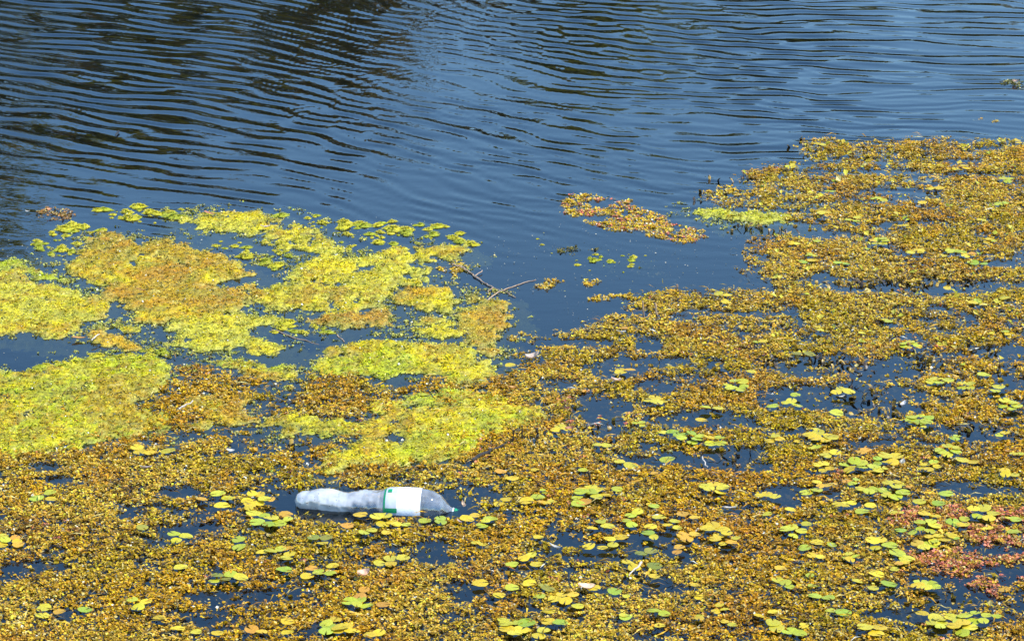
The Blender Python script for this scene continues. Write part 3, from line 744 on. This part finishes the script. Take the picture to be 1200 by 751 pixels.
put(bpy.data.objects.new('withered_leaf_tips', mesh_np('withered_leaf_tips', tv, tf, M_dark, np.array(tcol))), label='dark withered leaf tips standing up out of the gaps in the weed', kind='stuff')

# ------------------------------------------------------------------ floating leaf plants
def leaf_mesh(i):
    ns = 18; notch = .22 + .2 * random.random()
    ph = rng.uniform(0, 6.28, 3); asp = random.uniform(.84, 1.0); cup = random.uniform(-.02, .10)
    V = [(0, .10, 0.0)]
    rings = (.5, .86, 1.0)
    for r in rings:
        for s in range(ns):
            a = -math.pi / 2 + notch * .5 * (1 if r > .4 else .6) + (2 * math.pi - notch) * s / (ns - 1)
            wv = .03 * math.sin(3 * a + ph[0]) + .02 * math.sin(5 * a + ph[1])
            z = cup * r * r + .05 * r * math.sin(2 * a + ph[2]) * r + (.025 * math.sin(7 * a + ph[0]) if r == 1 else 0) - (.02 if r == 1 else 0)
            V.append((asp * r * (1 + wv) * math.cos(a), r * (1 + wv) * math.sin(a), z))
    F = []
    for s in range(ns - 1): F.append((0, 1 + s, 2 + s, 2 + s))
    fq = []
    for k in range(len(rings) - 1):
        for s in range(ns - 1):
            a = 1 + k * ns + s; fq.append((a, a + ns, a + ns + 1, a + 1))
    me = bpy.data.meshes.new('leaf')
    me.from_pydata(V, [], [f[:3] for f in F] + fq)
    me.polygons.foreach_set('use_smooth', [True] * len(me.polygons)); me.update()
    me.materials.append(M_leaf)
    return me
LEAF = [leaf_mesh(i) for i in range(10)]
LC = {'y': [(.62, .46, .020), (.58, .40, .018), (.55, .46, .03)], 'g': [(.40, .43, .025), (.46, .45, .03), (.50, .44, .025)], 'G': [(.30, .39, .03), (.36, .42, .035), (.42, .44, .03)],
      'o': [(.62, .34, .03), (.58, .28, .03), (.62, .40, .03)], 'd': [(.24, .22, .03), (.30, .27, .03), (.20, .22, .03)]}
LN = {'y': 'yellow', 'g': 'yellow green', 'G': 'fresh green', 'o': 'orange', 'd': 'dull olive'}
NUM = ['', 'single', 'pair of', 'three', 'four', 'five', 'six', 'seven', 'eight']
tipc = np.array([[float(v) for v in at(*[float(q) for q in t.split(',')[:2]])] for t in TIPS])
ROOTS = []
for x, y, px, py, n, c, lr, offs in plant_rows:
    little = c[0] == 's'; c = c[-1]
    root = empty('floating_leaf_plant', (x, y, 0), 0, cat='water plant', group=LN[c] + ' floating leaf plants')
    mixed = []; ROOTS.append((root, x, y, px, py, n, c, mixed, little))
    for q, (ox, oy) in enumerate(offs):
        o = bpy.data.objects.new('leaf', LEAF[int(rng.integers(0, 10))])
        cc = c
        if n > 1 and rng.random() < .22: cc = random.choice('yyggo' if n > 2 else 'yyg')
        if cc != c: mixed.append(cc)
        base = np.array(LC[cc][int(rng.integers(0, 3))]) * rng.uniform(.82, 1.12)
        o.color = (*[float(v) for v in base], 1)
        s = lr * rng.uniform(.8, 1.12)
        o.location = (ox, oy, .0085 + .0022 * q % .008 + rng.uniform(0, .002))
        rz = math.atan2(oy, ox) + math.pi / 2 + rng.normal(0, .5)          # notch towards the rosette's heart
        t = .08 if (px, py) != (1000., 551.) else .22
        o.rotation_euler = (rng.normal(0, t), rng.normal(0, t), rz)
        o.scale = (s, s, s)
        put(o, parent=root)

# ------------------------------------------------------------------ twigs, sticks, dead leaves
def tube(name, pts, radii, mat, ns=7, wob=.12, **kw):
    pts = [Vector(p) for p in pts]; o0 = pts[0].copy(); o0.z = 0
    V, F = [], []
    for i, p in enumerate(pts):
        d = (pts[min(i + 1, len(pts) - 1)] - pts[max(i - 1, 0)]).normalized()
        s = d.cross(Vector((0, 0, 1))); s = s.normalized() if s.length > .01 else Vector((1, 0, 0)); u = s.cross(d)
        for k in range(ns):
            a = 2 * math.pi * k / ns; r = radii[i] * (1 + rng.uniform(-wob, wob))
            V.append(p - o0 + s * r * math.cos(a) + u * r * math.sin(a))
    for i in range(len(pts) - 1):
        for k in range(ns): F.append((i * ns + k, i * ns + (k + 1) % ns, (i + 1) * ns + (k + 1) % ns, (i + 1) * ns + k))
    F.append(tuple(range(ns))[::-1]); F.append(tuple(range((len(pts) - 1) * ns, len(pts) * ns)))
    me = bpy.data.meshes.new(name); me.from_pydata([tuple(v) for v in V], [], F); me.update(); me.materials.append(mat)
    o = bpy.data.objects.new(name, me); o.location = o0
    return put(o, **kw)
def path(px, z0=.002, z1=.002, sub=4):
    P = [at1(a, b_, 0) for a, b_ in px]; out = []
    for i in range(len(P) - 1):
        for k in range(sub): out.append(P[i].lerp(P[i + 1], k / sub))
    out.append(P[-1])
    n = len(out)
    return [Vector((p.x + rng.normal(0, .0012), p.y + rng.normal(0, .002), z0 + (z1 - z0) * i / (n - 1) + rng.normal(0, .0006))) for i, p in enumerate(out)]
p = path([(530,311),(541,315),(550,320),(562,329),(573,336),(582,340),(592,343),(604,349)], .004, .001)
t = tube('floating_twig', p, np.linspace(.0023, .0009, len(p)), M_twig, wob=.35, label='long brown floating twig lying on calm open water', cat='twig')
for q0, q1 in (((556,325),(566,319)), ((577,338),(571,347))):
    pp = path([q0, q1], .003, .006); sh = tube('side_shoot', pp, np.linspace(.0017, .0008, len(pp)), M_twig, wob=.3, parent=t)
    sh.location = sh.location - t.location
p = path([(571,352),(583,343),(596,338),(610,333),(628,328)], .0005, .0015)
tube('floating_twig', p, np.linspace(.0018, .0008, len(p)), M_twig, label='thin twig crossing the end of the long brown twig', cat='twig')
p = path([(551,545),(563,538),(576,531),(592,524)], .010, .006)
tube('floating_twig', p, np.linspace(.0042, .0026, len(p)), M_darkwood, label='straight black twig lying on weed behind the bottle', cat='twig')
p = path([(736,680),(742,674),(748,669),(752,666)], .010, .014)
tube('floating_twig', p, np.linspace(.0010, .0024, len(p)), M_pale, label='short bleached white twig on golden weed', cat='twig')
p = path([(210,487),(218,483),(227,480)], .016, .020)
tube('floating_twig', p, np.linspace(.0020, .0014, len(p)), M_pale, label='bleached stick lying on the rust brown algae hump', cat='twig')
p = path([(107,405),(112,402),(117,399)], .012, .018)
tube('floating_twig', p, np.linspace(.0019, .0013, len(p)), M_pale, label='pale twig stub on the small tan algae mat', cat='twig')
p = path([(822,540),(826,546),(829,552)], .010, .008)
tube('straw', p, np.linspace(.0016, .0012, len(p)), M_pale, label='thin pale straw standing slanted over a dark gap', cat='straw')
p = path([(134,160),(139,156)], .002, .006)
tube('floating_twig', p, np.linspace(.0014, .003, len(p)), M_darkwood, label='tiny black twig alone out on the ripples', cat='twig')
p = path([(396,393),(404,402)], .001, .001); tube('floating_twig', p, np.linspace(.0016, .001, len(p)), M_twig, label='fine twig in dark water above the vivid algae mat', cat='twig')
p = path([(318,386),(345,396),(372,404)], .0005, .0005); tube('floating_twig', p, np.linspace(.0016, .001, len(p)), M_twig, label='long fine stem floating beside the ragged algae mat', cat='twig')
for px, py, hpx, r, lean, mt, lab in ((600, 520, 17, .0026, .002, M_darkwood, 'black stick standing upright, first of three in a row behind the bottle'), (611, 517, 19, .0022, .001, M_darkwood, 'thin black stick standing upright in the middle of a row of three'),
                       (630, 517, 16, .0042, -.001, M_darkwood, 'thickest black stick standing upright in a row of three'), (697, 569, 17, .0030, -.010, M_darkwood, 'dark stick leaning out of golden weed'),
                       (755, 372, 22, .0026, -.003, M_twig, 'brown stick standing in dark water at the weed bed edge'), (772, 369, 16, .0030, -.006, M_twig, 'dark brown stub leaning beside the standing brown stick'), (793, 341, 9, .0034, .001, M_twig, 'short brown stub in weed near the calm bay')):
    b0 = at1(px, py); h = hpx / 520.
    pts = [Vector((b0.x + lean * u * 1.5 + rng.normal(0, .0007), b0.y, -.03 + (h + .03) * u)) for u in np.linspace(0, 1, 8)]
    tube('standing_stick', pts, np.linspace(r, r * .75, 8), mt, wob=.25, label=lab, cat='stick')

def dead_leaf(name, px, py, L, W, c, rz, z, curl, label, cat):
    n = 9; V, F = [], []
    for i in range(n):
        u = i / (n - 1); ww = W * .5 * math.sin(math.pi * min(1, u * .96 + .04)) ** .7
        zc = curl * (u - .5) ** 2 * 2
        for j, q in enumerate((-1, -.5, 0, .5, 1)):
            V.append(((u - .5) * L, q * ww, zc + curl * .5 * q * q + rng.normal(0, L * .012)))
    for i in range(n - 1):
        for j in range(4): F.append((i * 5 + j, i * 5 + j + 1, (i + 1) * 5 + j + 1, (i + 1) * 5 + j))
    me = bpy.data.meshes.new(name); me.from_pydata(V, [], F); me.polygons.foreach_set('use_smooth', [True] * len(me.polygons)); me.update(); me.materials.append(M_dry)
    o = bpy.data.objects.new(name, me); o.location = at1(px, py, z); o.rotation_euler = (rng.normal(0, .15), rng.normal(0, .15), rz); o.color = (*c, 1)
    put(o, label=label, cat=cat)
for a in ((687, 688, .034, .020, (.75, .50, .33), .2, .013, .008, 'pale peach dead leaf curled on golden weed'),
          (426, 673, .026, .020, (.70, .45, .30), .5, .012, .012, 'pale pinkish curled dead leaf over a dark gap'),
          (311, 266, .026, .012, (.72, .55, .45), .3, .012, .006, 'pale pink dead leaf on the broken edge strip of algae'),
          (245, 250, .030, .010, (.45, .16, .10), -.1, .010, .004, 'reddish dead leaf at the far edge of the algae strip'),
          (625, 419, .032, .022, (.55, .42, .33), .1, .012, .014, 'pinkish brown curled dead leaf in weed by dark water'),
          (728, 389, .024, .014, (.60, .56, .48), .3, .012, .005, 'whitish dead leaf beside two orange floating leaves'),
          (1190, 96, .020, .012, (.42, .28, .20), 0, .008, .008, 'brown dead leaf on weed scraps out on the ripples'),
          (58, 246, .016, .010, (.55, .26, .12), .3, .014, .006, 'orange brown dead leaf on the rusty weed tuft'),
          (92, 396, .034, .014, (.50, .26, .06), .1, .006, .004, 'orange dead leaf touching the small tan algae mat'),
          (1057, 543, .020, .012, (.60, .56, .48), 1.2, .016, .010, 'white petal standing among green floating leaves'),
          (1059, 474, .018, .011, (.80, .72, .66), .8, .014, .008, 'white petal beside dark withered leaf tips'),
          (987, 465, .014, .010, (.60, .56, .48), .2, .016, .004, 'small white petal on yellow floating leaves'),
          (650, 641, .024, .007, (.60, .56, .48), -.4, .008, .006, 'curled white petal over a dark gap in golden weed'),
          (855, 595, .030, .007, (.60, .56, .48), .1, .008, .004, 'long white petal lying over a dark gap'),
          (270, 528, .018, .010, (.60, .56, .48), .1, .012, .004, 'whitish scrap of leaf on weed above the bottle'),
          (171, 548, .026, .016, (.42, .34, .33), .2, .008, .006, 'mauve grey dead leaf beside yellow floating leaves'),
          (543, 593, .022, .008, (.72, .52, .36), 1.9, .010, .010, 'peach curl of dry leaf just beside the bottle cap'),
          (538, 611, .020, .005, (.62, .42, .34), -1.0, .010, .004, 'pinkish stem scrap in front of the bottle cap'),
          (32, 248, .012, .006, (.75, .70, .62), .1, .004, .004, 'pale petal floating on the ripples by the rusty tuft'),
          (722, 446, .026, .014, (.60, .40, .30), .2, .008, .008, 'pinkish brown dead leaf in a dark gap by yellow leaves'),
          (668, 503, .020, .013, (.40, .16, .10), .1, .012, .008, 'dark red curled leaf beside yellow floating leaves'),
          (600, 455, .022, .012, (.45, .22, .05), .4, .012, .008, 'rust coloured dead leaf right of the vivid algae mat'),
          (165, 340, .028, .012, (.26, .13, .04), .1, .018, .004, 'dark brown dead leaf on the ochre algae mat')):
    dead_leaf('petal' if 'petal' in a[8] else 'dead_leaf', *a[:8], a[8], 'petal' if 'petal' in a[8] else 'dead leaf')

# ------------------------------------------------------------------ the plastic bottle
def mat_bottle():
    m, n, l = new_mat('bottle_plastic')
    at_ = N(n, 'ShaderNodeVertexColor', layer_name='tint')
    tc = N(n, 'ShaderNodeTexCoord')
    nz = N(n, 'ShaderNodeTexNoise', Scale=45., Detail=3.); l.new(tc.outputs['Object'], nz.inputs['Vector'])
    sp = N(n, 'ShaderNodeSeparateColor'); l.new(at_.outputs[0], sp.inputs[0])
    ad = N(n, 'ShaderNodeMath', operation='MULTIPLY_ADD'); l.new(nz.outputs['Fac'], ad.inputs[0]); ad.inputs[1].default_value = .55; 
    sb = N(n, 'ShaderNodeMath', operation='SUBTRACT'); l.new(sp.outputs[0], sb.inputs[0]); sb.inputs[1].default_value = .27
    l.new(sb.outputs[0], ad.inputs[2]); ad.use_clamp = True
    vo = N(n, 'ShaderNodeTexVoronoi', Scale=150.); l.new(tc.outputs['Object'], vo.inputs['Vector'])
    fl = N(n, 'ShaderNodeMath', operation='GREATER_THAN'); l.new(vo.outputs['Distance'], fl.inputs[0]); fl.inputs[1].default_value = .17
    nz2 = N(n, 'ShaderNodeTexNoise', Scale=35.); l.new(tc.outputs['Object'], nz2.inputs['Vector'])
    f2 = N(n, 'ShaderNodeMath', operation='LESS_THAN'); l.new(nz2.outputs['Fac'], f2.inputs[0]); f2.inputs[1].default_value = .56
    f3 = N(n, 'ShaderNodeMath', operation='MAXIMUM'); l.new(fl.outputs[0], f3.inputs[0]); l.new(f2.outputs[0], f3.inputs[1])
    dirt = N(n, 'ShaderNodeMix', data_type='RGBA'); l.new(f3.outputs[0], dirt.inputs[0])
    dirt.inputs[6].default_value = (.02, .018, .012, 1); dirt.inputs[7].default_value = (.86, .85, .82, 1)
    df = N(n, 'ShaderNodeBsdfDiffuse'); l.new(dirt.outputs[2], df.inputs['Color'])
    tl = N(n, 'ShaderNodeBsdfTranslucent', Color=(.86, .85, .82, 1))
    fr_ = N(n, 'ShaderNodeMixShader', Fac=.3); l.new(df.outputs[0], fr_.inputs[1]); l.new(tl.outputs[0], fr_.inputs[2])
    tp = N(n, 'ShaderNodeBsdfTransparent', Color=(.90, .92, .94, 1))
    mx = N(n, 'ShaderNodeMixShader'); l.new(ad.outputs[0], mx.inputs[0]); l.new(tp.outputs[0], mx.inputs[1]); l.new(fr_.outputs[0], mx.inputs[2])
    bp = N(n, 'ShaderNodeBump', Strength=.55, Distance=.003); l.new(nz2.outputs['Fac'], bp.inputs['Height'])
    gl = N(n, 'ShaderNodeBsdfGlossy', Roughness=.07); l.new(bp.outputs[0], gl.inputs['Normal'])
    fz = N(n, 'ShaderNodeFresnel', IOR=1.55); l.new(bp.outputs[0], fz.inputs['Normal'])
    fa = N(n, 'ShaderNodeMath', operation='ADD'); l.new(fz.outputs[0], fa.inputs[0]); fa.inputs[1].default_value = .09
    m2 = N(n, 'ShaderNodeMixShader'); l.new(fa.outputs[0], m2.inputs[0]); l.new(mx.outputs[0], m2.inputs[1]); l.new(gl.outputs[0], m2.inputs[2])
    o = N(n, 'ShaderNodeOutputMaterial'); l.new(m2.outputs[0], o.inputs[0])
    return m
M_bottle = mat_bottle()
M_label = mat_plain('label_film', (.78, .78, .78), (.86, .86, .85), .35, 40., .6)
M_labelg = mat_plain('label_clear_film', (.40, .43, .46), (.50, .52, .54), .3, 50., .15)
M_green = mat_plain('green_print', (.004, .20, .075), (.01, .27, .10), .35, 60., .1)

ax_v = BOT_B - BOT_A; BL = ax_v.length
broot = empty('plastic_bottle', (BOT_A.x, BOT_A.y, .004), math.atan2(ax_v.y, ax_v.x),
              label='crushed clear plastic bottle with white label floating in the weed', cat='bottle')
# profile along the bottle: t, half width across, half height, height of the centre
PRO = [(0, .004, .004, .006), (.012, .014, .013, .006), (.04, .023, .0195, .006), (.09, .030, .0245, .006), (.16, .0325, .0262, .006), (.24, .033, .0255, .005), (.32, .033, .0246, .004), (.38, .0335, .0250, .004),
       (.45, .034, .0275, .004), (.52, .036, .031, .003), (.565, .0375, .0335, .002), (.60, .040, .0365, .002), (.68, .041, .037, .002), (.76, .041, .037, .002), (.82, .038, .0355, .002), (.87, .035, .033, .001), (.92, .028, .0265, -.002),
       (.955, .0185, .0175, -.007), (.975, .0140, .0135, -.011), (1.0, .0125, .0122, -.015), (1.02, .0125, .0122, -.017)]
PT = np.array(PRO)
def prof(t): return [float(np.interp(t, PT[:, 0], PT[:, i])) for i in (1, 2, 3)]
NS = 56
def ring_shell(name, t0, t1, nt, mat, off=0.0, a0=0.0, a1=2 * math.pi, frost=None, dent=True, parent=None, **kw):
    V, C, F = [], [], []
    full = abs(a1 - a0 - 2 * math.pi) < 1e-6
    ns = NS if full else max(4, int(NS * (a1 - a0) / 6.28))
    for i in range(nt + 1):
        t = t0 + (t1 - t0) * i / nt
        w_, h_, zc = prof(t)
        for k in range(ns if full else ns + 1):
            a = a0 + (a1 - a0) * k / ns
            ca, sa = math.cos(a), math.sin(a)
            dn = 0
            if dent:
                cr = smooth(.02, .1, t) * (1 - smooth(.5, .6, t)) + .12
                dn = float(cr * (.0022 * fbm(np.array([t * .33]), np.array([a * .03]), .035, 2, 3.)[0] + .0016 * math.sin(9 * t * 3 + 2 * a)))
                dn -= float(cr * .0022 * abs(fbm(np.array([t * .33]), np.array([a * .035]), .022, 2, 13.)[0])) + (.0009 * float(smooth(.1, .2, t)) * max(0, math.sin(t * 95 + 9 * t * t)) ** 6 * .5 if t < .55 else 0)
                if .2 < t < .5: dn -= .0015 * math.exp(-((t - .36) / .07) ** 2) * max(0, sa)
            V.append((t * BL, (w_ + off + dn) * ca, zc + (h_ + off + dn) * sa))
            C.append([frost(t, a) if frost else 1.] * 3)
    m_ = ns if full else ns + 1
    for i in range(nt):
        for k in range(ns):
            F.append((i * m_ + k, i * m_ + (k + 1) % m_, (i + 1) * m_ + (k + 1) % m_, (i + 1) * m_ + k))
    me = mesh_np(name, V, F, mat, np.array(C))
    return put(bpy.data.objects.new(name, me), parent=parent, **kw)
def frost(t, a):
    up = math.sin(a)                          # condensation clings to the upper side of the crushed half
    f = .74 if t < .2 else .74 - .2 * (t - .2) / .3
    if t > .30: f -= .55 * float(smooth(.70, .05, up + .10 * math.sin(t * 61) + .08 * math.sin(t * 143))) * float(smooth(.3, .4, t))
    if t > .54: f = .30
    if t > .80: f = .05 + .22 * float(smooth(.2, .9, up))
    return f
ring_shell('body', 0, 1.0, 150, M_bottle, 0, frost=frost, parent=broot)
lb = ring_shell('label', .650, .800, 14, M_label, .0007, parent=broot, dent=True)
lb['label'] = 'blank white wrap of the bottle label'
ring_shell('label', .580, .650, 8, M_labelg, .0006, parent=broot)['label'] = 'greyish clear end of the bottle label'
ring_shell('label_stripe',   .569, .5795, 3, M_green, .0010, parent=lb)
ring_shell('label_stripe', .5805, .655, 8, M_green, .0014, R(166), R(181), parent=lb)
ring_shell('label_stripe', .592, .618, 3, M_green, .0014, R(96), R(112), parent=lb)
# neck collar and cap
def lathe_x(name, prof_, mat, parent, ns=24, ridges=False):
    V, F = [], []
    for x_, r in prof_:
        for k in range(ns):
            a = 2 * math.pi * k / ns
            rr = r * (1 + (.035 if ridges and k % 2 else 0))
            V.append((x_, rr * math.cos(a), rr * math.sin(a)))
    for i in range(len(prof_) - 1):
        for k in range(ns): F.append((i * ns + k, i * ns + (k + 1) % ns, (i + 1) * ns + (k + 1) % ns, (i + 1) * ns + k))
    me = bpy.data.meshes.new(name); me.from_pydata(V, [], F + [tuple(range((len(prof_) - 1) * ns, len(prof_) * ns))]); me.update(); me.materials.append(mat)
    o = bpy.data.objects.new(name, me)
    return put(o, parent=parent)
M_neck = mat_plain('neck_plastic', (.55, .58, .6), (.7, .72, .74), .25, 50., .05)
for nm, pr, mt, rd in (('neck_collar', [(.0, .0124), (.0, .0150), (.003, .0150), (.003, .0124)], M_neck, False),
                       ('cap', [(.004, .0130), (.0042, .0140), (.013, .0138), (.0145, .0125), (.0148, .001)], M_green, True)):
    o = lathe_x(nm, pr, mt, broot, ridges=rd)
    o.location = (.985 * BL, 0, -.0150); o.rotation_euler = (0, R(10), 0)

# ------------------------------------------------------------------ labels of the floating leaf plants
MARKS = []
for o in list(col.objects):
    if o.parent is None and o.get('category') in ('twig', 'stick', 'straw', 'dead leaf', 'petal'):
        t_ = o['label']
        for cutw in (' on ', ' over ', ' at ', ' in ', ' beside ', ' among ', ' lying ', ' standing ', ' touching ', ' just ', ' curled ', ' alone ', ' crossing ', ' leaning ', ','):
            t_ = t_.split(cutw)[0]
        MARKS.append((o.location.x, o.location.y, t_))
def near_mark(x, y):
    d, t_ = min((math.hypot((x - a), (y - b_)), t_) for a, b_, t_ in MARKS)
    return t_ if d < .16 else None
def where(px, py, x, y):
    if -4 < (px - 346) < 200 and 600 < py < 632: return 'just in front of the plastic bottle'
    if 540 < px < 640 and 550 < py < 618: return 'off the cap end of the plastic bottle'
    if 220 < px < 345 and 580 < py < 625: return 'off the crushed end of the plastic bottle'
    q = near_mark(x, y)
    if q: return 'beside the ' + q
    if sdist(redP, np.array([x]), np.array([y]))[0] > -.02: return 'among red weed'
    if in_mats(np.array([x]), np.array([y]))[0]: return 'lying on an algae mat'
    if np.min((tipc[:, 0] - x) ** 2 + (tipc[:, 1] - y) ** 2) < .10 ** 2: return 'beside dark withered leaf tips'
    if py < 300: return 'in the weed bed near the rippled water'
    h = float(ellipse_mask(np.array([x]), np.array([y]), HOLES)[0])
    if h > .35: return 'over a dark gap in the weed'
    return 'resting on golden weed'

for root, x, y, px, py, n, c, mixed, little in ROOTS:
    lab = '%s %s%s floating %s' % (NUM[n], 'little ' if little else '', LN[c], 'leaf' if n == 1 else 'leaves')
    if n > 2: lab = 'rosette of ' + lab
    if mixed: lab += ', %s %s' % ('one' if len(mixed) == 1 else 'some', LN[mixed[0]].split()[-1])
    full = lab + (', ' if mixed else ' ') + where(px, py, x, y)
    root['label'] = full if len(full.split()) <= 16 else lab.split(',')[0] + ' ' + where(px, py, x, y)
